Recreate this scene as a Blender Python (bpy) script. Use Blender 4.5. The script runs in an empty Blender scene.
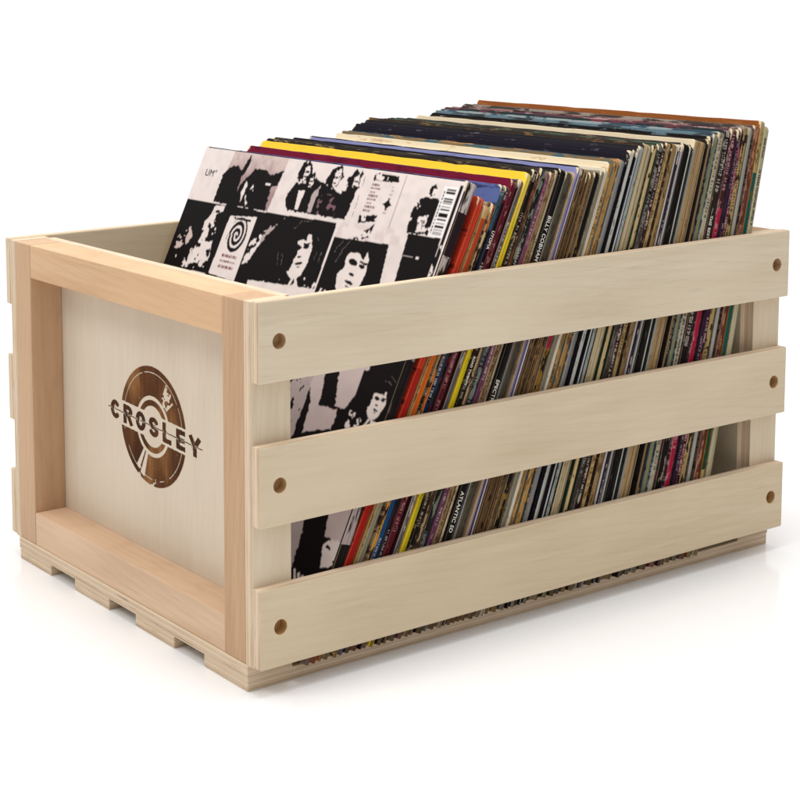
import bpy, bmesh, math, random
import numpy as np
from mathutils import Vector, Matrix
S = 0.001                                   # all sizes below are millimetres
C = bpy.context.scene.collection
scn = bpy.context.scene

# ------------------------------------------------------------------ camera
cam = bpy.data.cameras.new('camera'); cam_o = bpy.data.objects.new('camera', cam); C.objects.link(cam_o)
scn.camera = cam_o
yaw, pitch, roll = map(math.radians, (32.86, -6.58, -0.69))
fw = Vector((math.sin(yaw)*math.cos(pitch), math.cos(yaw)*math.cos(pitch), math.sin(pitch)))
rt = Vector((math.cos(yaw), -math.sin(yaw), 0)); up = rt.cross(fw)
r2 = rt*math.cos(roll) + up*math.sin(roll); u2 = -rt*math.sin(roll) + up*math.cos(roll)
cam_o.matrix_world = Matrix(((r2.x, u2.x, -fw.x, -615.99*S), (r2.y, u2.y, -fw.y, -882.36*S), (r2.z, u2.z, -fw.z, 464.27*S), (0, 0, 0, 1)))
cam.sensor_fit = 'HORIZONTAL'; cam.sensor_width = 36; cam.lens = 36*1702.77/800
cam.shift_x = (400-181.32)/800; cam.shift_y = (178.88-400)/800
cam.clip_start = 0.02; cam.clip_end = 200
scn.render.resolution_x = scn.render.resolution_y = 1024

# ------------------------------------------------------------------ world: a pale studio, brighter overhead
w = bpy.data.worlds.new('World'); scn.world = w; w.use_nodes = True
nt = w.node_tree; nt.nodes.clear()
tc = nt.nodes.new('ShaderNodeTexCoord'); sx = nt.nodes.new('ShaderNodeSeparateXYZ'); rp = nt.nodes.new('ShaderNodeValToRGB')
bg = nt.nodes.new('ShaderNodeBackground'); wo = nt.nodes.new('ShaderNodeOutputWorld')
nt.links.new(tc.outputs['Generated'], sx.inputs[0]); nt.links.new(sx.outputs['Z'], rp.inputs[0])
rp.color_ramp.elements[0].position = 0.05; rp.color_ramp.elements[0].color = (0, 0, 0, 1)
rp.color_ramp.elements[1].position = 0.8; rp.color_ramp.elements[1].color = (1, 1, 1, 1)
dt = nt.nodes.new('ShaderNodeVectorMath'); dt.operation = 'DOT_PRODUCT'; dt.inputs[1].default_value = (.42, .91, 0)
nt.links.new(tc.outputs['Generated'], dt.inputs[0])
r2_ = nt.nodes.new('ShaderNodeValToRGB'); nt.links.new(dt.outputs['Value'], r2_.inputs[0])     # white backdrop behind, dim room behind the camera
r2_.color_ramp.elements[0].position = 0.0; r2_.color_ramp.elements[0].color = (.05, .05, .052, 1)
r2_.color_ramp.elements[1].position = 0.55; r2_.color_ramp.elements[1].color = (1, 1, 1, 1)
mx = nt.nodes.new('ShaderNodeMix'); mx.data_type = 'RGBA'; nt.links.new(rp.outputs[0], mx.inputs[0]); nt.links.new(r2_.outputs[0], mx.inputs[6])
mx.inputs[7].default_value = (1, 1, 1, 1)
nt.links.new(mx.outputs[2], bg.inputs[0]); bg.inputs[1].default_value = 1.12
nt.links.new(bg.outputs[0], wo.inputs[0])

# ------------------------------------------------------------------ studio lamps
def area(name, loc, target, size, power, col=(1, 1, 1)):
    l = bpy.data.lights.new(name, 'AREA'); l.shape = 'SQUARE'; l.size = size; l.energy = power; l.color = col
    o = bpy.data.objects.new(name, l); C.objects.link(o); o.location = loc
    d = Vector(target) - Vector(loc); o.rotation_euler = d.to_track_quat('-Z', 'Y').to_euler()
    return o
area('overhead_softbox', (0.1, 0.0, 1.7), (0.2, 0.1, 0.1), 0.7, 13, (1, .985, .965))
area('side_softbox', (-1.25, 0.35, 1.75), (0.1, 0.15, 0.1), 0.6, 9.0, (1, .975, .95))
scn.view_settings.view_transform = 'Standard'; scn.view_settings.look = 'None'
scn.view_settings.exposure = 0.0; scn.view_settings.gamma = 1
scn.render.engine = 'CYCLES'

# ------------------------------------------------------------------ helpers
def lin(c):
    return tuple(((v/255)/12.92 if v/255 <= .04045 else ((v/255+.055)/1.055)**2.4) for v in c) + (1,)
class NT:
    def __init__(s, name, rough=.6, spec=.3):
        s.m = bpy.data.materials.new(name); s.m.use_nodes = True; s.t = s.m.node_tree
        s.b = s.t.nodes['Principled BSDF']; s.b.inputs['Roughness'].default_value = rough
        s.b.inputs['Specular IOR Level'].default_value = spec
    def n(s, t, **k):
        o = s.t.nodes.new(t)
        for a, v in k.items(): setattr(o, a, v)
        return o
    def L(s, a, b): s.t.links.new(a, b)
    def obj(s, scale=(1, 1, 1), off=True):
        tc = s.n('ShaderNodeTexCoord'); mp = s.n('ShaderNodeMapping'); mp.inputs['Scale'].default_value = scale
        s.L(tc.outputs['Object'], mp.inputs[0])
        if off:
            oi = s.n('ShaderNodeObjectInfo'); mu = s.n('ShaderNodeMath', operation='MULTIPLY'); mu.inputs[1].default_value = 37.0
            s.L(oi.outputs['Random'], mu.inputs[0])
            va = s.n('ShaderNodeVectorMath', operation='ADD'); s.L(mp.outputs[0], va.inputs[0]); s.L(mu.outputs[0], va.inputs[1])
            return va.outputs[0]
        return mp.outputs[0]
    def noise(s, vec, scale=1, detail=4, rough=.55, dist=0):
        n = s.n('ShaderNodeTexNoise'); n.inputs['Scale'].default_value = scale; n.inputs['Detail'].default_value = detail
        n.inputs['Roughness'].default_value = rough; n.inputs['Distortion'].default_value = dist; s.L(vec, n.inputs['Vector']); return n.outputs['Fac']
    def ramp(s, fac, stops, interp='LINEAR'):
        r = s.n('ShaderNodeValToRGB'); r.color_ramp.interpolation = interp; e = r.color_ramp.elements
        while len(e) < len(stops): e.new(.5)
        for i, (p, c) in enumerate(stops): e[i].position = p; e[i].color = c if len(c) == 4 else (*c, 1)
        s.L(fac, r.inputs[0]); return r.outputs[0]
    def mix(s, f, a, b, mode='MIX'):
        m = s.n('ShaderNodeMix', data_type='RGBA', blend_type=mode)
        for v, i in ((f, 0), (a, 6), (b, 7)):
            if hasattr(v, 'type') and not isinstance(v, (int, float, tuple)): s.L(v, m.inputs[i])
            else: m.inputs[i].default_value = v
        return m.outputs[2]
    def math(s, op, a, b=0.0, clamp=False):
        m = s.n('ShaderNodeMath', operation=op, use_clamp=clamp)
        for v, i in ((a, 0), (b, 1)):
            if isinstance(v, (int, float)): m.inputs[i].default_value = v
            else: s.L(v, m.inputs[i])
        return m.outputs[0]
    def bump(s, h, st=.2, d=.0003):
        b = s.n('ShaderNodeBump'); b.inputs['Strength'].default_value = st; b.inputs['Distance'].default_value = d
        s.L(h, b.inputs['Height']); s.L(b.outputs[0], s.b.inputs['Normal'])
G = lambda v: (v, v, v, 1)

def wood(name, base, dark, fine=1.0, figure=1.0, rough=.55):
    """boards are modelled with the grain along local X"""
    s = NT(name, rough, .25)
    a = s.noise(s.obj((9, 260, 260)), 1, 5, .6)                       # fine fibres
    b = s.noise(s.obj((2.2, 26, 26)), 1, 4, .55, .9)                  # broad streaks
    c = s.noise(s.obj((30, 900, 900)), 1, 3, .6)                      # pores
    d = s.noise(s.obj((5, 9, 9)), 1, 3, .5)                           # clouding
    wv = s.n('ShaderNodeTexWave', wave_type='RINGS', rings_direction='Y'); wv.inputs['Scale'].default_value = 7
    wv.inputs['Distortion'].default_value = 3.5; wv.inputs['Detail'].default_value = 2; wv.inputs['Detail Scale'].default_value = 1.2
    s.L(s.obj((1.1, 9, 9)), wv.inputs['Vector'])
    col = s.mix(s.math('MULTIPLY', s.ramp(a, [(.35, G(0)), (.72, G(1))]), .34*fine), base, dark)
    col = s.mix(s.math('MULTIPLY', s.ramp(b, [(.40, G(0)), (.70, G(1))]), .38*figure), col, dark)
    col = s.mix(s.math('MULTIPLY', s.ramp(wv.outputs['Fac'], [(.78, G(0)), (1, G(1))]), .16*figure), col, dark)
    col = s.mix(s.math('MULTIPLY', s.ramp(c, [(.60, G(0)), (.74, G(1))]), .32*fine), col, tuple(v*.62 for v in dark[:3])+(1,))
    lt = tuple(min(1, v*1.10) for v in base[:3])+(1,)
    col = s.mix(s.math('MULTIPLY', s.ramp(d, [(.45, G(0)), (.68, G(1))]), .55), col, lt)
    oi = s.n('ShaderNodeObjectInfo'); hv = s.n('ShaderNodeHueSaturation'); s.L(col, hv.inputs['Color'])     # boards differ a little in tone
    s.L(s.math('ADD', s.math('MULTIPLY', oi.outputs['Random'], .09), .955), hv.inputs['Value'])
    s.L(s.math('ADD', s.math('MULTIPLY', oi.outputs['Random'], -.25), 1.12), hv.inputs['Saturation']); col = hv.outputs[0]
    s.L(col, s.b.inputs['Base Color']); s.bump(a, .25, .0002)
    return s.m

def ply_edge(name, base, dark, thick=8.27):
    """veneer layers banded across local Y, the board's thickness"""
    s = NT(name, .7, .2)
    v = s.obj((1, 1, 1), False); sp = s.n('ShaderNodeSeparateXYZ'); s.L(v, sp.inputs[0])
    wob = s.noise(s.obj((14, 2, 14)), 1, 3, .5)
    y = s.math('ADD', s.math('MULTIPLY', sp.outputs['Y'], 1/(thick*S)), .5)
    y = s.math('ADD', y, s.math('MULTIPLY', s.math('SUBTRACT', wob, .5), .06))
    lo, hi, gl = base, tuple(.4*p+.6*q for p, q in zip(base, dark)), tuple(q*.62 for q in dark[:3])+(1,)
    mid = tuple(.55*p+.45*q for p, q in zip(base, dark))
    col = s.ramp(y, [(0, lo), (.17, gl), (.20, hi), (.36, mid), (.385, gl), (.41, lo), (.60, lo), (.62, gl), (.64, hi), (.80, mid), (.82, gl), (.85, lo)])
    a = s.noise(s.obj((60, 700, 60)), 1, 5, .65)
    b = s.noise(s.obj((22, 160, 22)), 1, 3, .6)
    col = s.mix(s.math('MULTIPLY', s.ramp(a, [(.42, G(0)), (.75, G(1))]), .45), col, dark)
    col = s.mix(s.math('MULTIPLY', s.ramp(b, [(.38, G(0)), (.62, G(1))]), .55), col, base)
    gap = s.noise(s.obj((25, 600, 25)), 1, 2, .5)                      # small voids along the glue lines
    col = s.mix(s.math('MULTIPLY', s.ramp(gap, [(.69, G(0)), (.73, G(1))]), .6), col, (.09, .05, .025, 1))
    s.L(col, s.b.inputs['Base Color']); s.bump(a, .5, .0004)
    return s.m

M_PLY = wood('pale_plywood', lin((219, 202, 174)), lin((196, 173, 139)), 1.0, 1.0)
M_PANEL = wood('panel_plywood', lin((217, 202, 181)), lin((198, 180, 154)), .8, .6)
M_EDGE = ply_edge('plywood_edge', lin((226, 205, 178)), lin((196, 166, 134)))
M_SOLID = wood('solid_softwood', lin((216, 181, 145)), lin((186, 144, 104)), 1.1, 1.1)
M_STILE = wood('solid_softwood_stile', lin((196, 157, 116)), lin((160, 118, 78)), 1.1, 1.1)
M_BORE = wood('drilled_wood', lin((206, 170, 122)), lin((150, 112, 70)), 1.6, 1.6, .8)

def fin(name, bm, mats, parent=None, mat4=None):
    me = bpy.data.meshes.new(name); bm.to_mesh(me); bm.free()
    for m in mats: me.materials.append(m)
    o = bpy.data.objects.new(name, me); C.objects.link(o)
    if mat4 is not None: o.matrix_world = mat4
    if parent: o.parent = parent
    return o

def cyc(cols):                                                     # 3 columns -> rotation
    return Matrix(cols).transposed().to_4x4()
ORI = {'XYZ': cyc(((1, 0, 0), (0, 1, 0), (0, 0, 1))),              # grain X, thickness Y, width Z
       'ZYX': cyc(((0, 0, 1), (0, 1, 0), (-1, 0, 0))),             # grain Z, thickness Y, width X
       'ZXY': cyc(((0, 0, 1), (1, 0, 0), (0, 1, 0))),              # grain Z, thickness X, width Y
       'YZX': cyc(((0, 1, 0), (0, 0, 1), (1, 0, 0))),              # grain Y, thickness Z, width X
       'YXZ': cyc(((0, 1, 0), (1, 0, 0), (0, 0, -1))),             # grain Y, thickness X, width Z
       'XZY': cyc(((1, 0, 0), (0, 0, 1), (0, -1, 0)))}             # grain X, thickness Z, width Y
def board(name, lo, hi, ori, mats, parent, bev=.7, holes=None):
    """box from lo to hi (mm); slot 0 on the two wide faces, slot 1 on the edges"""
    R = ORI[ori]; d = Vector(hi) - Vector(lo); c = (Vector(hi) + Vector(lo))/2
    ld = R.inverted() @ d; ld = Vector((abs(ld.x), abs(ld.y), abs(ld.z)))
    bm = bmesh.new(); bmesh.ops.create_cube(bm, size=1)
    for v in bm.verts: v.co = Vector((v.co.x*ld.x, v.co.y*ld.y, v.co.z*ld.z))*S
    bmesh.ops.bevel(bm, geom=list(bm.edges), offset=bev*S, segments=2, affect='EDGES', profile=.6)
    bm.normal_update()
    for f in bm.faces:
        f.material_index = 0 if (abs(f.normal.y) > .8 or len(mats) == 1) else 1
    o = fin(name, bm, mats, None, Matrix.Translation(c*S) @ R)
    if holes:
        cb = bmesh.new()
        for hx, hz, yo in holes:                                   # world x, z of each counterbore
            m = Matrix.Translation(Vector((hx, yo, hz))*S) @ Matrix.Rotation(math.pi/2, 4, 'X')
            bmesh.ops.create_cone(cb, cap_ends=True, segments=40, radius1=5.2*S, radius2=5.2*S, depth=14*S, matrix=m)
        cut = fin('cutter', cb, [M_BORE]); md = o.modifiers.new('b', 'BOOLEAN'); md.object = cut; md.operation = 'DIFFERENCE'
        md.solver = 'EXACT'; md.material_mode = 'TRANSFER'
        bpy.context.view_layer.update()
        me = bpy.data.meshes.new_from_object(o.evaluated_get(bpy.context.evaluated_depsgraph_get()))
        o.modifiers.clear(); old = o.data; o.data = me; me.name = name
        bpy.data.objects.remove(cut, do_unlink=True)
    if parent: o.parent = parent
    return o
def prop(o, label=None, cat=None, group=None, kind=None):
    for k, v in (('label', label), ('category', cat), ('group', group), ('kind', kind)):
        if v: o[k] = v
    return o

# ------------------------------------------------------------------ floor: one white glossy sheet
s = NT('white_studio_floor', .14, .3); s.b.inputs['Base Color'].default_value = (.90, .90, .905, 1)
bm = bmesh.new(); bmesh.ops.create_grid(bm, x_segments=1, y_segments=1, size=60)
prop(fin('floor', bm, [s.m]), kind='structure')

# ------------------------------------------------------------------ the crate
L_, W_, T, H, FB = 520.8, 316.9, 8.27, 261.2, 18.4
PW, FWID, FR, FD = 31.25, 24.6, 26.4, 28.1
crate = bpy.data.objects.new('wooden_crate', None); C.objects.link(crate); crate.location = (L_/2*S, W_/2*S, 0)
prop(crate, 'pale slatted wooden crate with a burnt record emblem on its end panel, holding the records', 'crate')
INV = Matrix.Translation((-L_/2*S, -W_/2*S, 0))
parts = []
def bd(*a, **k):
    o = board(*a, None, **k); parts.append(o); return o
panels = []
for end in (0, 1):
    X = (lambda a, b: (a, b)) if end == 0 else (lambda a, b: (L_-b, L_-a))
    x0, x1 = X(0, FD)
    for y0, y1 in ((0, FWID), (W_-FWID, W_)):
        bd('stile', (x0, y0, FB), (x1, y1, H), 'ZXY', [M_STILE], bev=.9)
    bd('rail', (x0+.25, FWID, H-FR), (x1, W_-FWID, H-.2), 'YXZ', [M_SOLID], bev=.8)
    bd('rail', (x0+.25, FWID, FB), (x1, W_-FWID, FB+FR), 'YXZ', [M_SOLID], bev=.8)
    p0, p1 = X(FD, FD+T)
    panels.append(bd('end_panel', (p0, 0, FB), (p1, W_, H-.1), 'ZXY', [M_PANEL, M_EDGE], bev=.4))
    q0, q1 = X(0, PW)
    for y0, y1 in ((-T, 0), (W_, W_+T)):
        bd('corner_post', (q0, y0, FB-.4), (q1, y1, H+.3), 'ZYX', [M_PLY, M_EDGE], bev=.5)
    c0, c1 = X(-.6, 36)
    bd('crosspiece', (c0, -2.5, 9.2), (c1, W_+2.5, FB), 'YZX', [M_PLY, M_EDGE], bev=.5)
SL = ((208.8, 262.3), (113.7, 167.5), (18.85, 72.5))
for z0, z1 in SL:
    zc = (z0+z1)/2
    for y0, y1, yo in ((-2*T, -T, -2*T), (W_+T, W_+2*T, W_+2*T)):
        bd('side_slat', (0, y0, z0), (L_, y1, z1), 'XYZ', [M_PLY, M_EDGE], bev=1.1, holes=[(16.3, zc, yo), (L_-14.8, zc, yo)])
for k in range(4):
    y0 = -2.2 + k*(W_+4.4-52)/3
    bd('base_slat', (-.2, y0, 0), (L_+.2, y0+52, 9.2), 'XZY', [M_PLY, M_EDGE], bev=.9)

# burnt emblem: a raster of the pattern, kept as thin dark faces on the front panel
def seg(px, pz, a, b):
    ax, az = a; bx, bz = b; dx, dz = bx-ax, bz-az; q = dx*dx+dz*dz
    t = np.clip(((px-ax)*dx+(pz-az)*dz)/max(q, 1e-9), 0, 1)
    return np.hypot(px-ax-t*dx, pz-az-t*dz)
def bar(px, pz, a, b):
    ax, az = a; bx, bz = b; L = math.hypot(bx-ax, bz-az); ux, uz = (bx-ax)/L, (bz-az)/L
    u = (px-ax)*ux+(pz-az)*uz; v = np.abs((pz-az)*ux-(px-ax)*uz)
    return np.maximum(v, np.maximum(-u-1.2, u-L-1.2)+1.7)
def vnoise(px, pz, sc, seed):
    r = np.random.RandomState(seed).rand(64, 64)
    x, z = px/sc, pz/sc; i, j = np.floor(x).astype(int), np.floor(z).astype(int); u, v = x-i, z-j
    u, v = u*u*(3-2*u), v*v*(3-2*v)
    g = lambda a, b: r[a % 64, b % 64]
    return (g(i, j)*(1-u)+g(i+1, j)*u)*(1-v) + (g(i, j+1)*(1-u)+g(i+1, j+1)*u)*v
st = .3
hx = np.arange(-68, 68, st); hz = np.arange(-47, 47, st)
PX, PZ = np.meshgrid(hx+st/2, hz+st/2)                              # PX runs to the viewer's right, PZ up
R0 = np.hypot(PX, PZ)
burn = (R0 < 45) & ~((R0 > 40.1) & (R0 < 40.9) & (vnoise(PX, PZ, 6, 1) > .25))
burn &= ~((R0 < 23) & ~((R0 > 15.6) & (R0 < 19.8)))
ang = np.degrees(np.arctan2(PZ, PX))
for a0, a1, r0, r1 in ((-125, -118, 23, 41), (-115.5, -107, 23, 42.5)): burn &= ~((ang > a0) & (ang < a1) & (R0 > r0) & (R0 < r1))
wear = vnoise(PX, PZ, 3.1, 4)*.6 + vnoise(PX, PZ, 1.2, 5)*.4
burn &= ~((ang > 40) & (ang < 62) & (R0 > 22) & (R0 < 40) & (wear > .53))
burn &= ~((ang > 38) & (ang < 41) & (R0 > 24) & (R0 < 36))
burn &= ~((ang < -85) & (ang > -118) & (R0 > 38) & (wear > .66))
burn |= (R0 < 13) & (PZ > 4) & (wear > .76)
TX = PX*math.cos(.045)-PZ*math.sin(-.045)*-1; TZ = PZ + PX*.045     # band falls a little to the right
bz = PZ + PX*.045
burn &= ~((np.abs(bz) < 9.6) & (PX > -46))
ls = []                                                             # letter strokes in a 9.6 x 14 cell
def arc(cx, cz, rx, rz, a0, a1, n=12):
    q = [(cx+rx*math.cos(math.radians(a0+(a1-a0)*i/n)), cz+rz*math.sin(math.radians(a0+(a1-a0)*i/n))) for i in range(n+1)]
    return list(zip(q[:-1], q[1:]))
LET = {'C': arc(0, 0, 3.3, 5.3, 50, 310), 'O': arc(0, 0, 3.4, 5.3, 0, 360, 20),
       'R': [((-3, -6), (-3, 5.4)), ((-3, 5.4), (0, 5.4)), ((-3, .3), (0, .3)), ((0, .3), (3.4, -6))] + arc(.2, 2.85, 2.9, 2.55, -90, 90),
       'S': arc(0, 2.7, 3, 2.7, 30, 260) + arc(0, -2.7, 3, 2.7, 80, -150),
       'L': [((-2.8, -5.6), (-2.8, 6)), ((-2.8, -5.6), (3, -5.6))],
       'E': [((-2.8, -5.6), (-2.8, 5.6)), ((-2.8, 5.6), (3, 5.6)), ((-2.8, 0), (2.4, 0)), ((-2.8, -5.6), (3, -5.6))],
       'Y': [((-3.8, 6), (0, -.2)), ((3.8, 6), (0, -.2)), ((0, -.2), (0, -6))]}
for i, ch in enumerate('CROSLEY'):
    cx = -53.5 + i*18.3
    D = np.full(PX.shape, 99.)
    for a, b in LET[ch]:
        D = np.minimum(D, (bar if math.hypot(a[0]-b[0], a[1]-b[1]) > 2.4 else seg)((PX-cx)/1.36, bz*.98, a, b))
    burn |= D < 1.7; lett = (D < 1.7) if i == 0 else (lett | (D < 1.7))
zig = np.abs(((PX+65) % 18.3) - 9.15)
zz = np.where((zig < 2.2), np.sign(((PX+65) % 18.3)-9.15)*(2.2-zig)*1.5, 0)*1.0
ln = np.abs(bz - .3 - zz)
cut = (ln < .8) & burn & (np.abs(bz) < 9)
line = (ln < .3) & (PX > -64) & (PX < 66)
burn &= ~cut; burn |= line; lett |= line
burn &= ~((vnoise(PX*.8+PZ*.6, PZ*.8-PX*.6, 1.1, 9) > .955) & (R0 < 45))
bm = bmesh.new(); vc = {}
def gv(i, j):
    if (i, j) not in vc: vc[(i, j)] = bm.verts.new((0, -hx[0]*S - i*st*S, hz[0]*S + j*st*S))
    return vc[(i, j)]
nj, ni = burn.shape
for j in range(nj):
    i = 0
    while i < ni:
        if burn[j, i]:
            k = i
            while k < ni and burn[j, k] and lett[j, k] == lett[j, i]: k += 1
            a = [gv(i, j), gv(i, j+1), gv(k, j+1), gv(k, j)]; bm.faces.new(a).material_index = int(lett[j, i]); i = k
        else: i += 1
def burnt(name, c1, c2, c3):
    s = NT(name, .7, .1)
    a = s.noise(s.obj((420, 420, 14)), 1, 4, .6); b = s.noise(s.obj((30, 30, 13), False), 1, 3, .55)
    col = s.ramp(b, [(.36, lin(c1)), (.52, lin(c2)), (.66, lin(c3))])
    col = s.mix(s.math('MULTIPLY', s.ramp(a, [(.4, G(0)), (.7, G(1))]), .5), col, lin(c1))
    gr = s.n('ShaderNodeTexWave', wave_type='RINGS', rings_direction='X'); gr.inputs['Scale'].default_value = 120; gr.inputs['Distortion'].default_value = .6
    s.L(s.obj((1, 1, 1), False), gr.inputs['Vector'])
    col = s.mix(s.math('MULTIPLY', gr.outputs['Fac'], .16), col, lin(c1))
    s.L(col, s.b.inputs['Base Color']); return s.m
M_BURN = [burnt('burnt_brown_wood', (66, 36, 16), (104, 64, 32), (156, 108, 62)), burnt('burnt_dark_lettering', (56, 30, 14), (76, 44, 22), (96, 58, 30))]
emblem = fin('emblem', bm, M_BURN, None, Matrix.Translation((27.9*S, 157.5*S, 140*S)))
# bore floor: recessed bolt cap hinted by the darker wood inside each counterbore
for o in parts:
    o.parent = crate; o.matrix_parent_inverse = INV
emblem.parent = panels[0]; emblem.matrix_parent_inverse = panels[0].matrix_world.inverted()

# ------------------------------------------------------------------ records
def cover_mat(name, c1, c2=None, amt=.3, sc=1.0, ln_=344, wearc=(222, 205, 170), wear=1.0):
    s = NT(name, .65, .06); c1 = lin(c1); c2 = lin(c2) if c2 else tuple(v*.6 for v in c1[:3])+(1,)
    a = s.noise(s.obj((40*sc, 34*sc, 150*sc)), 1, 5, .68)
    col = s.mix(s.ramp(a, [(.62-amt*.35, G(0)), (.69-amt*.35, G(1))]), c1, c2)
    v = s.obj((1, 1, 1), False); sp = s.n('ShaderNodeSeparateXYZ'); s.L(v, sp.inputs[0])
    ey = s.math('MULTIPLY', s.math('ABSOLUTE', sp.outputs['Y']), 1/.1625)
    ez = s.math('MULTIPLY', sp.outputs['Z'], 1000/ln_)
    e = s.math('MAXIMUM', s.math('MULTIPLY', s.math('SUBTRACT', ey, .993), 20), s.math('MULTIPLY', s.math('SUBTRACT', ez, .994), 90))
    e2 = s.math('MULTIPLY', s.math('SUBTRACT', s.math('ADD', ey, ez), 1.945), 22)
    e = s.math('MAXIMUM', e, e2)
    nz = s.noise(s.obj((110, 48, 110)), 1, 4, .62)
    f = s.math('SUBTRACT', s.math('ADD', e, s.math('MULTIPLY', nz, 1.7)), 1.72 - .12*wear)
    f = s.math('MULTIPLY', f, 6, True)
    col = s.mix(f, col, lin(wearc)); s.L(col, s.b.inputs['Base Color'])
    s.bump(nz, .2, .0003)
    return s.m
def spine_mat(name, stops, fleck=None, amt=.3, sc=1.0, lines=None, ln_=344, marks=None, th=3):
    """spine colours change at heights (share of the length, from the bottom); flecks stand for worn print"""
    s = NT(name, .7, .05); lin = lambda c: tuple(.88*q**1.2 for q in globals()['lin'](c)[:3])+(1,)
    v = s.obj((1, 1, 1), False); sp = s.n('ShaderNodeSeparateXYZ'); s.L(v, sp.inputs[0])
    z = s.math('MULTIPLY', sp.outputs['Z'], 1000/ln_)
    jag = s.noise(s.obj((50, 50, 50)), 1, 2)
    z2 = s.math('ADD', z, s.math('MULTIPLY', s.math('SUBTRACT', jag, .5), .02))
    col = s.ramp(z2, [(p, lin(c)) for p, c in stops], 'CONSTANT') if len(stops) > 1 else lin(stops[0][1])
    if fleck:
        a = s.noise(s.obj((300*sc, 300*sc, (95 if sc == 1 else 60)*sc)), 1, 3, .6)
        col = s.mix(s.ramp(a, [(.64-amt*.35, G(0)), (.68-amt*.35, G(1))]), col, lin(fleck))
    if lines:                                                      # thin pale and dark rules running up the spine
        lx = s.math('MULTIPLY', sp.outputs['X'], 1000)
        wv = s.math('SINE', s.math('MULTIPLY', lx, 6.2832/lines[0]))
        col = s.mix(s.ramp(wv, [(.55, G(0)), (.7, G(1))]), col, lin(lines[1]))
    if marks:                                                      # rows of tiny worn print too small to read
        cz = s.n('ShaderNodeTexWhiteNoise', noise_dimensions='1D'); s.L(s.math('FLOOR', s.math('MULTIPLY', sp.outputs['Z'], 1150.)), cz.inputs['W'])
        lo = s.noise(s.obj((0.01, 0.01, 28)), 1, 0)
        mid = s.math('LESS_THAN', s.math('ABSOLUTE', s.math('SUBTRACT', s.math('MULTIPLY', sp.outputs['X'], 1000/th), .5)), .23)
        br = s.noise(s.obj((1400, 1400, 1400)), 1, 1)
        k = s.math('MULTIPLY', s.math('MULTIPLY', mid, s.math('GREATER_THAN', cz.outputs['Value'], .34)), s.math('MULTIPLY', s.math('GREATER_THAN', lo, .5), s.math('GREATER_THAN', br, .46)))
        col = s.mix(s.math('MULTIPLY', k, .8), col, lin(marks))
    fx = s.math('MULTIPLY', sp.outputs['X'], 1000/th)
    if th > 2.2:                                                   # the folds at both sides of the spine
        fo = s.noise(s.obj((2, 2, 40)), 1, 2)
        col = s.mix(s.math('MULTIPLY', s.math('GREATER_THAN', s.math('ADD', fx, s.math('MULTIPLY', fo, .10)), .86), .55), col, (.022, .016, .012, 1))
        col = s.mix(s.math('MULTIPLY', s.math('LESS_THAN', s.math('ADD', fx, s.math('MULTIPLY', fo, .12)), .19), .28), col, lin((214, 196, 160)))
        if th > 5 and th != 9.0: col = s.mix(s.math('MULTIPLY', s.math('LESS_THAN', s.math('ABSOLUTE', s.math('SUBTRACT', fx, .52)), .035), .5), col, (.03, .022, .016, 1))
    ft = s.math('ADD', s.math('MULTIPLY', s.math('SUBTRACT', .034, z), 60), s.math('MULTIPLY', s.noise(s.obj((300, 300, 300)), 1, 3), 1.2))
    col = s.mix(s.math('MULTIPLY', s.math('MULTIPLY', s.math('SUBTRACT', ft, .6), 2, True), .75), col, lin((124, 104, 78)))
    nz = s.noise(s.obj((260, 260, 30)), 1, 3, .6)
    wr = s.math('ADD', s.math('MULTIPLY', nz, 1.0), s.math('MULTIPLY', s.math('SUBTRACT', z, .97), 6, True))
    col = s.mix(s.math('MULTIPLY', s.ramp(wr, [(.68, G(0)), (.80, G(1))]), .55), col, lin((206, 190, 160)))
    dk = s.noise(s.obj((500, 500, 7)), 1, 3, .6)
    col = s.mix(s.math('MULTIPLY', s.ramp(dk, [(.42, G(0)), (.75, G(1))]), .55), col, (.03, .02, .015, 1))
    s.L(col, s.b.inputs['Base Color']); s.bump(nz, .35, .0004)
    return s.m
s = NT('sleeve_paper_edge', .8, .1)
a = s.noise(s.obj((500, 60, 60)), 1, 3); s.L(s.ramp(a, [(.35, lin((150, 132, 104))), (.7, lin((214, 198, 168)))]), s.b.inputs['Base Color'])
M_PAPER = s.m

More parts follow.
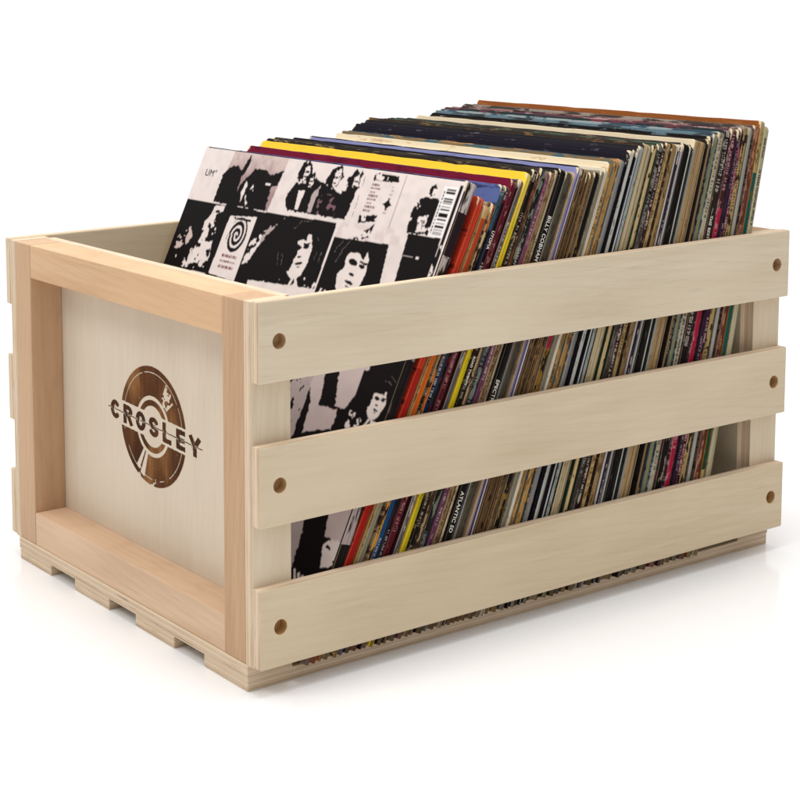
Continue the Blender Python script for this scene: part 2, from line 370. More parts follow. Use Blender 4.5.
RW = 324.5                                                         # across the crate
def sleeve(name, th, ln_, mats, rnd, rng, lines=False):
    """thin box, local x from 0 (front) to th, y about 0, z from 0 up; worn rounded corners; spine faces -y"""
    bm = bmesh.new(); prof = []
    for sy, sz, a0 in ((1, 0, -90), (1, 1, 0), (-1, 1, 90), (-1, 0, 180)):
        r = rnd*(.6+.8*rng.random()) if sz else 1.2
        cy = sy*(RW/2 - r); cz = ln_-r if sz else r
        for k in range(6):
            t = math.radians(a0 + 90*k/5); prof.append((cy + r*math.cos(t), cz + r*math.sin(t)))
    # slightly dented top edge
    i1 = [i for i, p in enumerate(prof) if p[1] > ln_/2]
    prof2 = []
    for i, p in enumerate(prof):
        prof2.append(p)
        if i+1 < len(prof) and p[1] > ln_-.01 and prof[i+1][1] > ln_-.01 and p[0] > prof[i+1][0]+50:
            n = 26
            for k in range(1, n):
                y = p[0] + (prof[i+1][0]-p[0])*k/n; prof2.append((y, ln_ - abs(rng.gauss(0, .28))))
    fr = [bm.verts.new((0, y*S, z*S)) for y, z in prof2]; bk = [bm.verts.new((th*S, y*S, z*S)) for y, z in prof2]
    bm.faces.new(fr); bm.faces.new(list(reversed(bk)))
    n = len(fr)
    for i in range(n):
        j = (i+1) % n; f = bm.faces.new((fr[j], fr[i], bk[i], bk[j])); y0 = (prof2[i][0]+prof2[j][0])/2; z0 = (prof2[i][1]+prof2[j][1])/2
        f.material_index = 1 if y0 < -RW/2+2.6 else (0 if z0 > ln_-1.2 else 2)
    bmesh.ops.recalc_face_normals(bm, faces=bm.faces)
    eds = [e for e in bm.edges if e.calc_face_angle(0) > 1.2]
    bmesh.ops.bevel(bm, geom=eds, offset=min(.45, th*.22)*S, segments=2, affect='EDGES', profile=.5)
    return fin(name, bm, mats)

def lettering(txt, size, mat, parent, xc, ztop, ztilt=0, sx_=1.0, bold=.0, ybase=None, flip=False):
    """flat letters 0.15 mm proud of a spine, reading downwards"""
    cu = bpy.data.curves.new('t', 'FONT'); cu.body = txt; cu.size = size*S*1.38; cu.offset = bold*S; cu.extrude = .05*S
    cu.align_y = 'CENTER'; cu.space_character = 1.05
    o = bpy.data.objects.new('t', cu); C.objects.link(o); bpy.context.view_layer.update()
    me = bpy.data.meshes.new_from_object(o.evaluated_get(bpy.context.evaluated_depsgraph_get()))
    bpy.data.objects.remove(o, do_unlink=True); me.materials.clear(); me.materials.append(mat); me.name = 'spine_lettering'
    k = bpy.data.objects.new('spine_lettering', me); C.objects.link(k); k.parent = parent
    # text x -> -z (down), text y -> +x (letter tops to the right), normal -> -y
    R = Matrix(((0, 1, 0), (0, 0, -1), (-1, 0, 0))).to_4x4()
    k.matrix_local = Matrix.Translation(Vector((xc, -RW/2-.12, ztop))*S) @ R @ Matrix.Diagonal((sx_, 1, 1, 1))
    return k
def flat_mat(name, c, r=.5):
    s = NT(name, r, .3); nz = s.noise(s.obj((300, 300, 300)), 1, 3, .7)
    s.L(s.mix(s.ramp(nz, [(.55, G(0)), (.72, G(1))]), lin(c), tuple(v*.55 for v in lin(c)[:3])+(1,)), s.b.inputs['Base Color']); return s.m
M_WHITE = flat_mat('white_print', (226, 222, 208)); M_BLACK = flat_mat('black_print', (30, 26, 26)); M_PALE = flat_mat('grey_print', (170, 165, 160))

rng = random.Random(7)
# each row: x at the slat's top, x at the foot, length, spine colours by height, fleck, amount, rules, cover colours, description
ROW_END = 485.9
ROWS = [
 (156.9, 37.0, 345.8, [(0, (190, 170, 168)), (0.16, (40, 32, 34)), (0.24, (200, 184, 180)), (0.36, (40, 32, 36)), (0.62, (206, 190, 186)), (0.7, (40, 32, 36)), (0.76, (216, 204, 198)), (0.84, (58, 40, 48)), (0.93, (216, 204, 198))], (52, 40, 46), 0.4, None, (40, 34, 36), None, 0.2, 'collage'),
 (171.7, 45.5, 337.6, [(0, (186, 40, 28)), (0.33, (200, 46, 32)), (0.62, (226, 82, 52))], None, 0, None, (200, 60, 40), (120, 40, 30), 0.2, 'orange red sleeve'),
 (178.8, 54.2, 330.1, [(0, (190, 150, 90))], None, 0, None, (180, 140, 90), None, 0.2, 'thin gold edged sleeve'),
 (181.2, 57.2, 329.5, [(0, (172, 164, 140)), (0.44, (196, 190, 168)), (0.52, (226, 120, 40)), (0.66, (222, 100, 40)), (0.7, (140, 126, 86)), (0.84, (206, 92, 46)), (0.97, (222, 180, 120))], None, 0.1, None, (168, 150, 110), (110, 90, 60), 0.3, 'khaki and orange sleeve'),
 (187.6, 65.1, 330.8, [(0, (214, 160, 60)), (0.2, (226, 168, 50)), (0.36, (90, 30, 30)), (0.5, (220, 130, 50)), (0.78, (214, 190, 150)), (0.93, (206, 120, 70))], (60, 40, 34), 0.45, None, (190, 160, 120), (80, 60, 50), 0.4, 'yellow and cream mottled sleeve'),
 (191.4, 69.7, 343.1, [(0, (30, 92, 138)), (0.4, (28, 60, 100)), (0.62, (28, 34, 54)), (0.9, (70, 110, 120))], (18, 18, 26), 0.35, None, (84, 98, 150), (50, 56, 90), 0.3, 'navy blue sleeve'),
 (196.5, 76.0, 341.5, [(0, (28, 24, 30))], (120, 30, 40), 0.1, None, (60, 56, 70), None, 0.3, 'black sleeve with white lettering'),
 (201.2, 81.8, 345.3, [(0, (116, 30, 52))], (190, 150, 140), 0.15, None, (112, 18, 46), (90, 14, 38), 0.2, 'maroon sleeve'),
 (207.8, 89.9, 344.2, [(0, (190, 160, 150))], None, 0, None, (60, 40, 40), None, 0.2, 'thin pink edged sleeve'),
 (209.7, 92.2, 344.1, [(0, (106, 112, 116))], (190, 190, 180), 0.3, None, (110, 110, 110), None, 0.2, 'mottled blue grey sleeve'),
 (213.5, 96.9, 348.5, [(0, (214, 202, 30)), (0.6, (226, 208, 60)), (0.9, (232, 214, 110))], (120, 110, 20), 0.1, None, (252, 206, 60), (240, 190, 50), 0.1, 'bright yellow sleeve'),
 (218.3, 102.8, 349.7, [(0, (36, 30, 26)), (0.55, (60, 34, 26)), (0.85, (40, 24, 22))], (150, 140, 110), 0.12, None, (40, 34, 30), (120, 104, 80), 0.3, 'dark sleeve'),
 (223.4, 109.1, 346.8, [(0, (190, 160, 120)), (0.5, (204, 176, 136)), (0.8, (150, 90, 60))], (90, 60, 40), 0.45, None, (60, 52, 44), (140, 124, 96), 0.3, 'scuffed tan sleeve'),
 (227.0, 113.5, 348.3, [(0, (40, 40, 40)), (0.6, (34, 42, 44))], (150, 156, 140), 0.32, None, (62, 54, 46), (40, 36, 34), 0.3, 'black sleeve speckled with grey print'),
 (234.2, 122.4, 345.0, [(0, (122, 72, 104)), (0.6, (150, 90, 116))], (180, 140, 150), 0.15, None, (120, 80, 100), None, 0.2, 'mauve sleeve'),
 (238.6, 127.8, 343.9, [(0, (176, 146, 112))], (130, 96, 66), 0.25, None, (170, 140, 110), None, 0.3, 'tan sleeve'),
 (244.0, 134.4, 345.0, [(0, (220, 200, 164))], (180, 150, 110), 0.2, None, (46, 40, 38), (120, 110, 90), 0.25, 'cream sleeve'),
 (247.4, 138.6, 344.5, [(0, (24, 22, 22))], (70, 66, 62), 0.06, None, (26, 24, 30), None, 0.1, 'black sleeve with large white lettering'),
 (254.8, 147.7, 342.7, [(0, (206, 200, 190))], None, 0, None, (150, 150, 150), None, 0.1, 'very thin white sleeve'),
 (256.1, 149.3, 340.3, [(0, (92, 86, 72))], (60, 54, 44), 0.3, (1.6, (116, 108, 92)), (90, 84, 74), None, 0.3, 'olive grey sleeve'),
 (263.6, 158.5, 339.8, [(0, (206, 180, 150))], None, 0, None, (190, 160, 130), None, 0.2, 'thin tan sleeve'),
 (266.6, 162.2, 343.7, [(0, (98, 90, 136))], None, 0, None, (132, 134, 178), (116, 120, 166), 0.1, 'thin violet sleeve'),
 (268.5, 164.6, 344.0, [(0, (216, 208, 220))], None, 0, None, (30, 28, 40), None, 0.1, 'thin pale lilac sleeve'),
 (271.3, 168.0, 341.4, [(0, (70, 52, 36))], (150, 120, 80), 0.2, (1.9, (150, 124, 90)), (120, 90, 60), None, 0.2, 'dark brown sleeve with pale rules'),
 (275.3, 172.9, 339.1, [(0, (110, 90, 64))], (60, 40, 26), 0.3, None, (120, 90, 60), None, 0.2, 'worn brown sleeve'),
 (279.3, 177.9, 337.2, [(0, (60, 42, 28))], (170, 140, 100), 0.1, (1.8, (160, 130, 90)), (120, 90, 60), None, 0.2, 'chocolate brown sleeve'),
 (282.9, 182.3, 336.3, [(0, (150, 118, 78))], (80, 56, 34), 0.3, None, (140, 110, 80), None, 0.2, 'light brown sleeve'),
 (286.7, 187.0, 335.7, [(0, (170, 130, 50)), (0.5, (176, 130, 50)), (0.6, (190, 60, 90)), (0.63, (150, 116, 50)), (0.85, (30, 28, 26))], (26, 20, 20), 0.5, None, (120, 110, 90), None, 0.3, 'leopard spotted sleeve'),
 (293.0, 194.7, 335.8, [(0, (160, 152, 128))], None, 0, None, (150, 140, 120), None, 0.3, 'grey olive sleeve'),
 (297.1, 199.8, 337.2, [(0, (226, 220, 208))], None, 0, None, (214, 204, 184), None, 0.1, 'white sleeve'),
 (300.2, 203.6, 340.8, [(0, (166, 132, 86))], (206, 170, 110), 0.35, None, (228, 212, 180), (200, 170, 130), 0.12, 'gold brown mottled sleeve'),
 (305.4, 210.0, 341.7, [(0, (196, 158, 100))], (150, 110, 66), 0.25, None, (120, 100, 70), (60, 90, 100), 0.35, 'ochre sleeve'),
 (311.6, 217.6, 341.0, [(0, (160, 158, 156))], None, 0, None, (70, 80, 84), (190, 140, 90), 0.3, 'smooth grey sleeve'),
 (317.9, 225.3, 344.9, [(0, (18, 16, 18))], None, 0, None, (26, 23, 34), (70, 64, 80), 0.06, 'thin black sleeve'),
 (320.0, 227.9, 346.5, [(0, (204, 204, 196))], (150, 150, 140), 0.1, None, (32, 28, 40), (84, 78, 92), 0.1, 'pale grey sleeve'),
 (325.2, 234.3, 347.3, [(0, (14, 13, 15))], None, 0, None, (30, 26, 36), None, 0.1, 'slim black sleeve'),
 (328.1, 237.9, 348.2, [(0, (206, 208, 206))], None, 0, None, (40, 36, 44), (120, 110, 120), 0.1, 'thin silver grey sleeve'),
 (331.0, 241.5, 348.5, [(0, (178, 184, 180))], (140, 146, 140), 0.15, None, (34, 32, 36), None, 0.1, 'cool grey sleeve'),
 (335.6, 247.1, 348.5, [(0, (206, 190, 156))], (180, 160, 120), 0.12, None, (56, 46, 40), (120, 90, 60), 0.2, 'wide cream sleeve'),
 (346.4, 260.4, 346.9, [(0, (222, 196, 150))], (40, 30, 24), 0.16, None, (50, 70, 50), (110, 100, 70), 0.2, 'cream sleeve with a torn spine'),
 (351.8, 267.0, 346.6, [(0, (80, 66, 64)), (0.5, (96, 84, 82)), (0.86, (30, 22, 20))], (140, 128, 124), 0.3, None, (40, 54, 44), None, 0.2, 'grey brown sleeve with faded print'),
 (357.7, 274.3, 346.4, [(0, (62, 40, 42)), (0.5, (70, 40, 46))], (200, 180, 160), 0.25, None, (70, 96, 80), (40, 40, 36), 0.4, 'dark plum sleeve'),
 (362.4, 280.1, 345.8, [(0, (206, 176, 128))], (170, 136, 90), 0.25, None, (60, 52, 44), (96, 84, 66), 0.2, 'sandy sleeve'),
 (368.0, 287.0, 344.9, [(0, (176, 146, 100))], (130, 96, 60), 0.3, None, (52, 46, 40), (120, 100, 70), 0.2, 'tan brown sleeve'),
 (374.3, 294.7, 343.7, [(0, (214, 206, 200))], None, 0, None, (150, 150, 150), None, 0.2, 'thin white edged sleeve'),
 (377.3, 298.4, 343.0, [(0, (58, 36, 50))], (206, 190, 190), 0.15, None, (60, 50, 60), None, 0.2, 'thin dark purple sleeve'),
 (379.9, 301.6, 342.6, [(0, (212, 208, 208))], None, 0, None, (150, 150, 150), None, 0.2, 'slender white sleeve'),
 (382.3, 304.6, 342.2, [(0, (20, 20, 22))], (80, 80, 80), 0.03, None, (50, 50, 50), None, 0.2, 'wide black sleeve'),
 (390.9, 315.1, 340.5, [(0, (214, 212, 200))], None, 0, None, (60, 60, 60), None, 0.2, 'thin pale sleeve'),
 (393.4, 318.2, 340.2, [(0, (150, 160, 158))], None, 0, (1.5, (230, 230, 226)), (60, 60, 60), None, 0.2, 'pinstriped grey sleeve'),
 (396.2, 321.7, 341.5, [(0, (190, 162, 122))], (170, 140, 100), 0.15, None, (226, 208, 176), (206, 180, 140), 0.1, 'broad tan box sleeve'),
 (410.8, 339.6, 342.5, [(0, (160, 136, 104))], None, 0, None, (40, 34, 30), None, 0.2, 'thin fawn sleeve'),
 (414.2, 343.8, 344.1, [(0, (70, 56, 40))], None, 0, None, (26, 22, 22), (90, 110, 120), 0.15, 'dark brown slim sleeve'),
 (418.1, 348.6, 345.5, [(0, (150, 146, 112))], None, 0, None, (100, 122, 132), (58, 64, 68), 0.35, 'sage sleeve'),
 (423.3, 355.0, 345.9, [(0, (202, 192, 166))], (170, 160, 130), 0.1, None, (60, 80, 96), (150, 160, 160), 0.35, 'pale stone sleeve'),
 (430.1, 363.4, 346.2, [(0, (30, 24, 26)), (0.6, (60, 44, 38)), (0.9, (34, 26, 28))], (176, 166, 150), 0.16, None, (46, 56, 54), (120, 60, 66), 0.35, 'black sleeve with white title'),
 (439.4, 374.8, 346.2, [(0, (198, 48, 84)), (0.6, (206, 52, 92)), (0.82, (90, 50, 54))], (220, 150, 160), 0.08, None, (100, 60, 74), (180, 150, 150), 0.35, 'hot pink sleeve'),
 (446.3, 383.3, 345.1, [(0, (74, 32, 70))], (30, 16, 34), 0.3, None, (56, 44, 56), None, 0.3, 'dark violet sleeve'),
 (450.4, 388.3, 346.2, [(0, (150, 70, 92)), (0.5, (70, 34, 74)), (0.75, (170, 90, 110))], (40, 24, 30), 0.35, None, (150, 120, 110), (60, 40, 40), 0.4, 'wine red sleeve'),
 (454.5, 393.4, 347.0, [(0, (208, 180, 124))], (70, 44, 34), 0.32, None, (70, 64, 60), (150, 140, 130), 0.4, 'buff sleeve with dark print'),
 (461.5, 402.0, 345.2, [(0, (184, 182, 172))], None, 0, None, (120, 110, 100), None, 0.3, 'light grey sleeve'),
 (466.9, 408.6, 345.6, [(0, (196, 144, 118))], (130, 80, 66), 0.4, None, (110, 90, 80), (60, 50, 46), 0.4, 'salmon mottled sleeve'),
 (473.4, 416.6, 348.7, [(0, (206, 190, 140)), (0.2, (30, 92, 60)), (0.35, (206, 190, 140)), (0.45, (20, 110, 100)), (0.62, (196, 180, 130)), (0.7, (16, 110, 104)), (0.88, (196, 176, 120))], (110, 110, 60), 0.2, None, (146, 84, 40), (160, 98, 52), 0.25, 'teal and cream sleeve'),
 (479.3, 423.9, 344.0, [(0, (208, 198, 166))], None, 0, None, (190, 180, 150), None, 0.2, 'off white sleeve'),
]

TEXTS = {  # description: (words, size, colour, top height as length share)
 'black sleeve with white lettering': [('UTOPIA', 2.6, 'w', .902), ('LOVE', 2.6, 'w', .825)],
 'black sleeve with large white lettering': [('BILLY COBHAM', 3.3, 'w', .898), ('SPECTRUM', 3.2, 'w', .54), ('ATLANTIC SD', 3.2, 'w', .30)],
 'black sleeve speckled with grey print': [('GARLAND', 2.5, 'g', .83)],
 'dark sleeve': [('ROAD TWENTY', 2.0, 'w', .60)],
 'black sleeve with white title': [('THE BEST', 2.9, 'w', .805)],
 'off white sleeve': [('BOB DYLAN', 1.9, 'b', .972), ('10 YEARS TOGETHER, PETER, P', 2.15, 'b', .90)],
}
MARKS = {  # description: colour of print too small to read
 'maroon sleeve': (200, 150, 150), 'mottled blue grey sleeve': (200, 200, 196), 'black sleeve speckled with grey print': (150, 160, 165),
 'mauve sleeve': (210, 190, 196), 'cream sleeve': (120, 90, 60), 'tan sleeve': (100, 70, 50), 'dark plum sleeve': (214, 196, 180), 'grey brown sleeve with faded print': (180, 170, 166),
 'black sleeve with white title': (216, 206, 196), 'wine red sleeve': (220, 190, 190), 'dark violet sleeve': (190, 160, 170),
 'buff sleeve with dark print': (60, 40, 34), 'pale stone sleeve': (60, 56, 54), 'salmon mottled sleeve': (90, 50, 44), 'navy blue sleeve': (190, 200, 206),
 'dark brown slim sleeve': (190, 170, 130), 'sandy sleeve': (110, 76, 50), 'hot pink sleeve': (230, 180, 190), 'gold brown mottled sleeve': (90, 60, 30),
 'light brown sleeve': (80, 56, 34), 'black sleeve with white lettering': (200, 190, 190), 'dark sleeve': (190, 180, 160), 'thin dark purple sleeve': (220, 210, 214),
}
def poly(msk, P, A, B):
    """points inside polygon P, in cover millimetres (A from the left, B from the top)"""
    ins = np.zeros(A.shape, bool); n = len(P)
    for i in range(n):
        x1, y1 = P[i]; x2, y2 = P[(i+1) % n]
        if y1 == y2: continue
        c = ((y1 > B) != (y2 > B)) & (A < (x2-x1)*(B-y1)/(y2-y1)+x1); ins ^= c
    return ins
def cover_art():
    stp = .62; na, nb = int(RW/stp), int(346/stp)
    A, B = np.meshgrid((np.arange(na)+.5)*stp, (np.arange(nb)+.5)*stp)
    n1 = vnoise(A, B, 5.5, 21); n2 = vnoise(A, B, 2.2, 22); n3 = vnoise(A, B, 1.1, 23); nn = n1*.45+n2*.35+n3*.2
    n3 = n3*.6+.2; nn = n1*.55+n2*.35+n3*.1; jA = A + (n2-.5)*1.9 + (n3-.5)*.6; jB = B + (vnoise(A, B, 2.4, 24)-.5)*1.7
    white = np.array(lin((226, 213, 208))[:3]); black = np.array(lin((20, 15, 16))[:3]); grey = np.array(lin((176, 160, 158))[:3])
    img = np.empty(A.shape+(3,)); img[:] = white
    img *= (1 - .05*n1)[..., None]
    def put(P, col, rough=True, m=None):
        k = poly(None, P, jA if rough else A, jB if rough else B)
        if m is not None: k &= m
        img[k] = col
        return k
    o4 = lambda P: [(a, b+4) for a, b in P]
    # upper left: pinkish crowd photograph
    k = poly(None, o4([(43, -4), (118, -4), (114, 42), (37, 42)]), A, B)
    g = np.clip((B-2)/26 + (nn-.5)*.9, 0, 1)[..., None]; pk = np.array(lin((202, 182, 176))[:3]); pd = np.array(lin((156, 130, 130))[:3])
    img[k] = (pk*(1-g)+pd*g)[k]
    put(o4([(37, 42), (37, 18), (44, 10), (53, 8), (61, 11), (64, 21), (66, 42)]), black)
    put(o4([(66, 24), (73, 15), (78, 9), (92, 8), (103, 12), (117, 7), (115, 20), (108, 22), (111, 42), (62, 42)]), black)
    put(o4([(60, 14), (66, -2), (68, -2), (69, 6), (64, 18)]), black)
    put(o4([(70, 30), (73, 20), (76, 24), (74, 38)]), white); put(o4([(78, 32), (84, 22), (87, 28), (83, 40)]), white, m=nn > .45)
    put(o4([(99, 19), (106, 19), (106, 21), (99, 21)]), white, False)
    # second row left: two figures
    put(o4([(-4, 43), (66, 43), (66, 102), (-4, 103)]), black, False)
    put(o4([(43, 45), (57, 44), (54, 58), (57, 70), (58, 82), (50, 93), (33, 98), (35, 85), (38, 72), (36, 60), (41, 53)]), white, m=nn > .40)
    put(o4([(6, 78), (12, 68), (20, 66), (27, 74), (22, 82), (8, 88)]), pk, m=nn > .42)
    put(o4([(4, 86), (60, 84), (60, 101), (2, 101)]), white, m=nn > .64)
    # emblem strip
    put(o4([(57, 42), (111, 43), (122, 103), (63, 103)]), black, False)
    put(o4([(68, 51), (104, 48), (104, 103), (67, 101)]), white, False)
    ra = np.hypot((A-86)/1.0, (B-66-4)/1.25); sp_ = np.abs((ra + np.degrees(np.arctan2(B-70, A-86))/62) % 4.6 - 2.3) < 1.35
    img[(ra < 12.5) & sp_] = black
    for r_ in range(3):
        rowm = (np.abs(B-(88+r_*4.6)) < 1.1) & (A > 76) & (A < 97) & (((A*1.7+n3*1.5) % 2.4) > .9); img[rowm] = np.array(lin((120, 60, 60))[:3])
    img[(np.abs(B-56) < .9) & (A > 74) & (A < 98) & (n3 > .35)] = black
    def portrait(P, cx, cy, sz, seed, tilt=.15, shade=1.0):
        """a generic high-contrast photocopied head: hair mass, bright face, eye shadows, nose, mouth"""
        k = poly(None, P, A, B); img[k] = black
        x = (A-cx)/sz; y = (B-cy)/sz; x, y = x*math.cos(tilt)+y*math.sin(tilt), -x*math.sin(tilt)+y*math.cos(tilt)
        q1 = vnoise(A+seed*7, B, sz*.35, seed); q2 = vnoise(A, B+seed*5, sz*.12, seed+1); q = (q1-.5)*.26+(q2-.5)*.12
        face = (np.hypot(x/.62, (y-.12)/.92) + q*.7 < 1) & ((y > -.42+.35*x**2+q*.5) | (x > .25)) & (y > -.62)
        sh = (x < -.30 + .22*np.cos(y*3.2) - q*.9 - (1-shade)*.5) & (y < .75)                     # one cheek in shade
        face &= ~sh
        face &= ~(np.hypot((x+.16)/.24, (y+.13)/.10) + q*1.6 < 1); face &= ~(np.hypot((x-.30)/.17, (y+.15)/.075) + q*1.3 < 1)
        face &= ~((np.abs(y+.30-.06*np.cos(5*(x-.3))+q*.15) < .035) & (x > .12) & (x < .5))
        face &= ~(np.hypot((x-.02)/.13, (y-.22)/.05)+q*1.4 < 1)
        face &= ~(np.hypot((x-.06)/.21, (y-.48)/.055)+q*1.1 < 1); face &= ~((np.abs(y-.62) < .02) & (np.abs(x-.08) < .1))
        img[k & face] = white
        strands = (np.abs(((np.hypot(x, y*.8)*7+q*6) % 2)-1) < .07) & (y < .5) & (np.hypot(x/1.0, y/1.2) > .9) & (np.hypot(x/1.1, y/1.3) < 1.2) & (q1 > .62); img[k & strands] = grey*.35
        low = (y > 1.05) & (q1*.5+q2*.5 > .60); img[k & low] = white
        edge = (y > .95) & (np.abs(x-.5*np.sign(x)*(y-.9)) < .07); img[k & edge] = white
        return k
    portrait(o4([(104, 43), (203, 41), (204, 94), (119, 99)]), 172, 72, 21, 31, -.2)
    put(o4([(107, 70), (117, 60), (122, 66), (112, 86), (106, 88)]), white, m=nn > .42)
    put(o4([(118, 60), (134, 46), (140, 44), (128, 58), (120, 70)]), grey, m=nn > .5)
    put([(203, 46), (204.6, 46), (206, 100), (204.4, 100)], white, False)
    # top row, centre: figures against white
    put(o4([(131, 27), (137, 15), (152, 15), (158, 9), (170, 12), (198, 19), (206, 29), (208, 38), (137, 38)]), black)
    for cx, cy, r_ in ((144, 5, 7.5), (154, 12, 6), (182, 6, 8.5), (206, 7, 7.5)):
        x, y = (A-cx)/r_, (B-4-cy)/r_
        img[np.hypot(x, y/1.15)+(n2-.5)*.6 < 1] = black
        img[(np.hypot((x-.2)/.5, (y-.15)/.75)+(n3-.5)*.9+(n2-.5)*.8 < 1) & ~((np.abs(y-.02) < .11) & (x > -.2) & (x < .62) & (n3 > .35)) & ~((np.abs(y-.55) < .08) & (np.abs(x-.2) < .2)) & (x > -.12+.1*y)] = white
    put(o4([(144, 21), (152, 20), (151, 36), (147, 36)]), white, False); put(o4([(162, 22), (169, 14), (168, 36), (163, 37)]), grey)
    put(o4([(196, 16), (212, 10), (210, 38), (196, 37)]), black)
    put(o4([(172, 20), (194, 20), (196, 37), (172, 37)]), np.array(lin((120, 88, 96))[:3]), m=nn > .60)
    # list panel
    put(o4([(226, -2), (254, -2), (255, 4), (227, 4)]), black, m=nn > .40)
    for r_ in range(8):
        img[(np.abs(B-(11.5+r_*2.9)) < .75) & (A > 227) & (A < 227+9+3*math.sin(r_*2.3)) & (((A*1.3+r_*.7) % 2.1) > .7)] = np.array(lin((110, 66, 70))[:3])
        img[(np.abs(B-(11.5+r_*2.9)) < .65) & (A > 249) & (A < 253) & (n3 > .4)] = grey
    x, y = A-251, B-25; img[(np.abs(x)**.6+np.abs(y)**.6 < 3.0)] = black
    put(o4([(225, 33), (245, 30), (246, 35), (227, 38)]), black, m=nn > .42)
    img[(np.abs(A-216-(B*.04)) < .35) & (B > 6) & (B < 40) & (n2 > .3)] = grey*.5; img[(np.abs(A-261.5) < .35) & (B > 1) & (B < 42)] = grey*.45
    # pale band, second portrait
    put(o4([(206, 40), (276, 38), (279, 50), (206, 52)]), np.array(lin((216, 200, 196))[:3]), m=nn > .55)
    put(o4([(226, 46), (240, 42), (246, 36), (244, 48), (228, 52)]), black, m=nn > .5)
    portrait(o4([(206, 52), (268, 50), (273, 80), (262, 112), (206, 112)]), 240, 76, 23.5, 47, .18, .1)
    # right side: seated figure, barcode, black block
    put(o4([(283, 14), (289, 11), (301, 11), (306, 13), (304, 38), (281, 39), (279, 21)]), black, m=nn > .28)
    x, y = A-294, B-9.5; img[np.hypot(x/3.6, y/4.6)+(n3-.5)*.5 < 1] = black; put(o4([(294, 4), (297, 4), (296, 9), (294, 9)]), white)
    put(o4([(288, 26), (298, 25), (299, 37), (290, 38)]), white, m=nn > .35)
    put(o4([(284, 39.5), (318, 39), (321, 80), (288, 84)]), black, False)
    put(o4([(300, 55), (303, 55), (303, 57), (300, 57)]), white, False); img[(np.abs(B-60) < .35) & (A > 286) & (A < 297)] = grey
    put(o4([(303.5, 1), (318.5, 1), (319, 39), (304, 39)]), np.array(lin((236, 230, 226))[:3]), False)
    bars = np.random.RandomState(3).rand(60) > .45; bi = np.clip(((B-7)/.62).astype(int), 0, 59)
    img[(A > 307.5) & (A < 317) & (B > 7) & (B < 41) & bars[bi]] = black
    img[(A > 305) & (A < 306.4) & (B > 8) & (B < 40) & (((B*1.0) % 2.6) > .9) & (n3 > .3)] = black
    put([(319.4, 3), (322.5, 3), (323, 120), (319.8, 120)], black, False)
    img[(A > 318.5) & (B > 45) & (B < 110) & (nn > .58)] = white
    img[(np.abs(A-318.4) < .5) & (B > 62) & (B < 90)] = white
    # below the rail, seen through the slats
    put([(-4, 108), (330, 112), (330, 350), (-4, 350)], black, False)
    for P in ([(232, 158), (249, 152), (255, 180), (248, 184)], [(262, 149), (292, 141), (296, 152), (282, 176), (272, 176)], [(245, 180), (276, 178), (276, 192), (247, 201)]):
        put(P, grey*1.25)
    portrait([(288, 146), (326, 140), (326, 205), (288, 208)], 313, 164, 13, 61, .1, .2)
    put([(250, 262), (281, 252), (284, 270), (286, 292), (262, 300), (246, 300)], grey); put([(303, 243), (332, 231), (332, 262), (307, 263)], grey*1.25)
    put([(316, 262), (332, 262), (332, 276), (313, 284), (309, 268)], white, m=nn > .35)
    for k_ in range(4): put([(288+k_*5, 292+k_), (290+k_*5, 291+k_), (296+k_*6, 300+k_), (294+k_*6, 301+k_)], white)
    put([(205, 120), (240, 118), (236, 300), (200, 300)], grey, m=nn > .45)
    img *= (1-.05*np.clip((n1-.45)*2, 0, 1)*(img.mean(-1) > .3))[..., None]
    return stp, na, nb, np.clip(img, 0, 1)
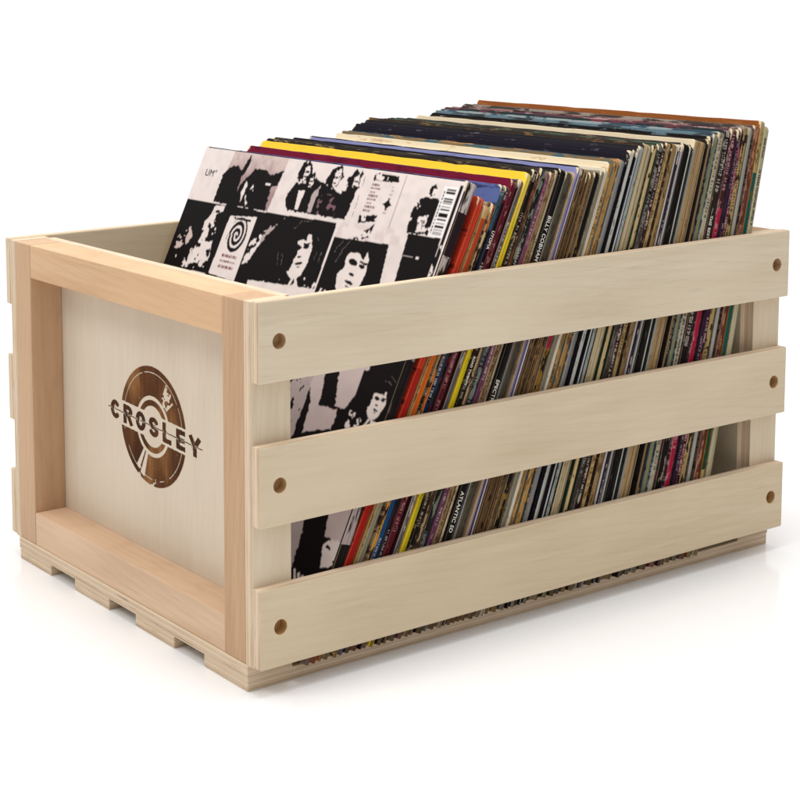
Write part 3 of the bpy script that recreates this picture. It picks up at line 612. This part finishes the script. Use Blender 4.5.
def cover_print(parent, ln_):
    stp, na, nb, img = cover_art()
    x0 = RW/2-.6; z0 = ln_-1.0
    sa = (RW-1.2)/na; sb = (ln_-2.0)/nb
    ii, jj = np.meshgrid(np.arange(na+1), np.arange(nb+1))
    co = np.stack([np.full(ii.shape, -.12*S), (x0-ii*sa)*S, (z0-jj*sb)*S], -1).reshape(-1, 3)
    idx = lambda i, j: j*(na+1)+i
    I, J = np.meshgrid(np.arange(na), np.arange(nb))
    f = np.stack([idx(I, J), idx(I, J+1), idx(I+1, J+1), idx(I+1, J)], -1).reshape(-1, 4)
    me = bpy.data.meshes.new('cover_print'); me.vertices.add(len(co)); me.vertices.foreach_set('co', co.ravel().astype('f4'))
    me.loops.add(f.size); me.loops.foreach_set('vertex_index', f.ravel().astype('i4')); me.polygons.add(len(f))
    me.polygons.foreach_set('loop_start', np.arange(0, f.size, 4, dtype='i4')); me.update(calc_edges=True)
    # smooth the raster a little onto the corners of the cells
    p = np.pad(img, ((1, 1), (1, 1), (0, 0)), 'edge'); cc = (p[:-1, :-1]+p[1:, :-1]+p[:-1, 1:]+p[1:, 1:])/4
    at = me.color_attributes.new('print', 'FLOAT_COLOR', 'POINT'); at.data.foreach_set('color', np.concatenate([cc.reshape(-1, 3), np.ones((len(co), 1))], 1).ravel().astype('f4'))
    s = NT('printed_cover', .6, .06); a = s.n('ShaderNodeAttribute'); a.attribute_name = 'print'
    s.L(a.outputs['Color'], s.b.inputs['Base Color'])
    me.materials.append(s.m); o = bpy.data.objects.new('cover_print', me); C.objects.link(o); o.parent = parent
    return o
PAL = {'w': M_WHITE, 'b': M_BLACK, 'g': M_PALE}
prev = None
for i, (x2, xb, ln_, stops, fl, am, rules, cc, cf, ca, desc) in enumerate(ROWS):
    nx = ROWS[i+1][0] if i+1 < len(ROWS) else ROW_END
    t = math.atan2(x2-xb, 253.3); th = max(1.0, (nx-x2)*math.cos(t)*(.90 if nx-x2 > 3 else .86))
    first = desc == 'collage'
    if first: th = 9.0
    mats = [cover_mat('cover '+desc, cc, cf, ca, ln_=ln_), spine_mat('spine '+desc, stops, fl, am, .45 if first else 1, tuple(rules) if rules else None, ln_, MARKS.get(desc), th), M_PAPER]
    o = sleeve('record_sleeve', th, ln_, mats, 1.6 if first else 3.2, rng)
    jy = 0 if first or i+1 == len(ROWS) else rng.uniform(-.2, 1.6)
    rz = 0 if first else math.radians(rng.gauss(0, .12))
    o.matrix_world = Matrix.Translation(Vector((xb, 154.25+jy, 9.3+th*math.sin(t)))*S) @ Matrix.Rotation(rz, 4, 'Z') @ Matrix.Rotation(t, 4, 'Y')
    if first:
        cover_print(o, ln_)
        lab = 'black and white record sleeve with photo collage cover and barcode, frontmost in the crate'
        pd_ = 'collage sleeve at the front'
        c_ = lettering('UM\u00b0', 6.2, M_BLACK, o, 0, 0); c_.name = 'cover_lettering'
        # text x -> -y (viewer's right), text y -> up, facing -x
        Rm = Matrix(((0, 0, -1), (-1, 0, 0), (0, 1, 0))).to_4x4()
        c_.matrix_local = Matrix.Translation(Vector((-.2, RW/2-12, ln_-23))*S) @ Rm @ Matrix.Diagonal((1.0, 1, 1, 1))
    else:
        lab = desc + ', right behind the ' + prev; pd_ = desc
        if i+1 == len(ROWS): lab = desc + ' with black spine lettering, rearmost in the crate'
    prop(o, lab, 'record sleeve', 'records standing in the crate')
    prev = pd_
    for txt, sz, pc, zt in TEXTS.get(desc, []):
        lettering(txt, min(sz, th*.8), PAL[pc], o, th/2, ln_*zt, bold=.06, sx_=1.05)
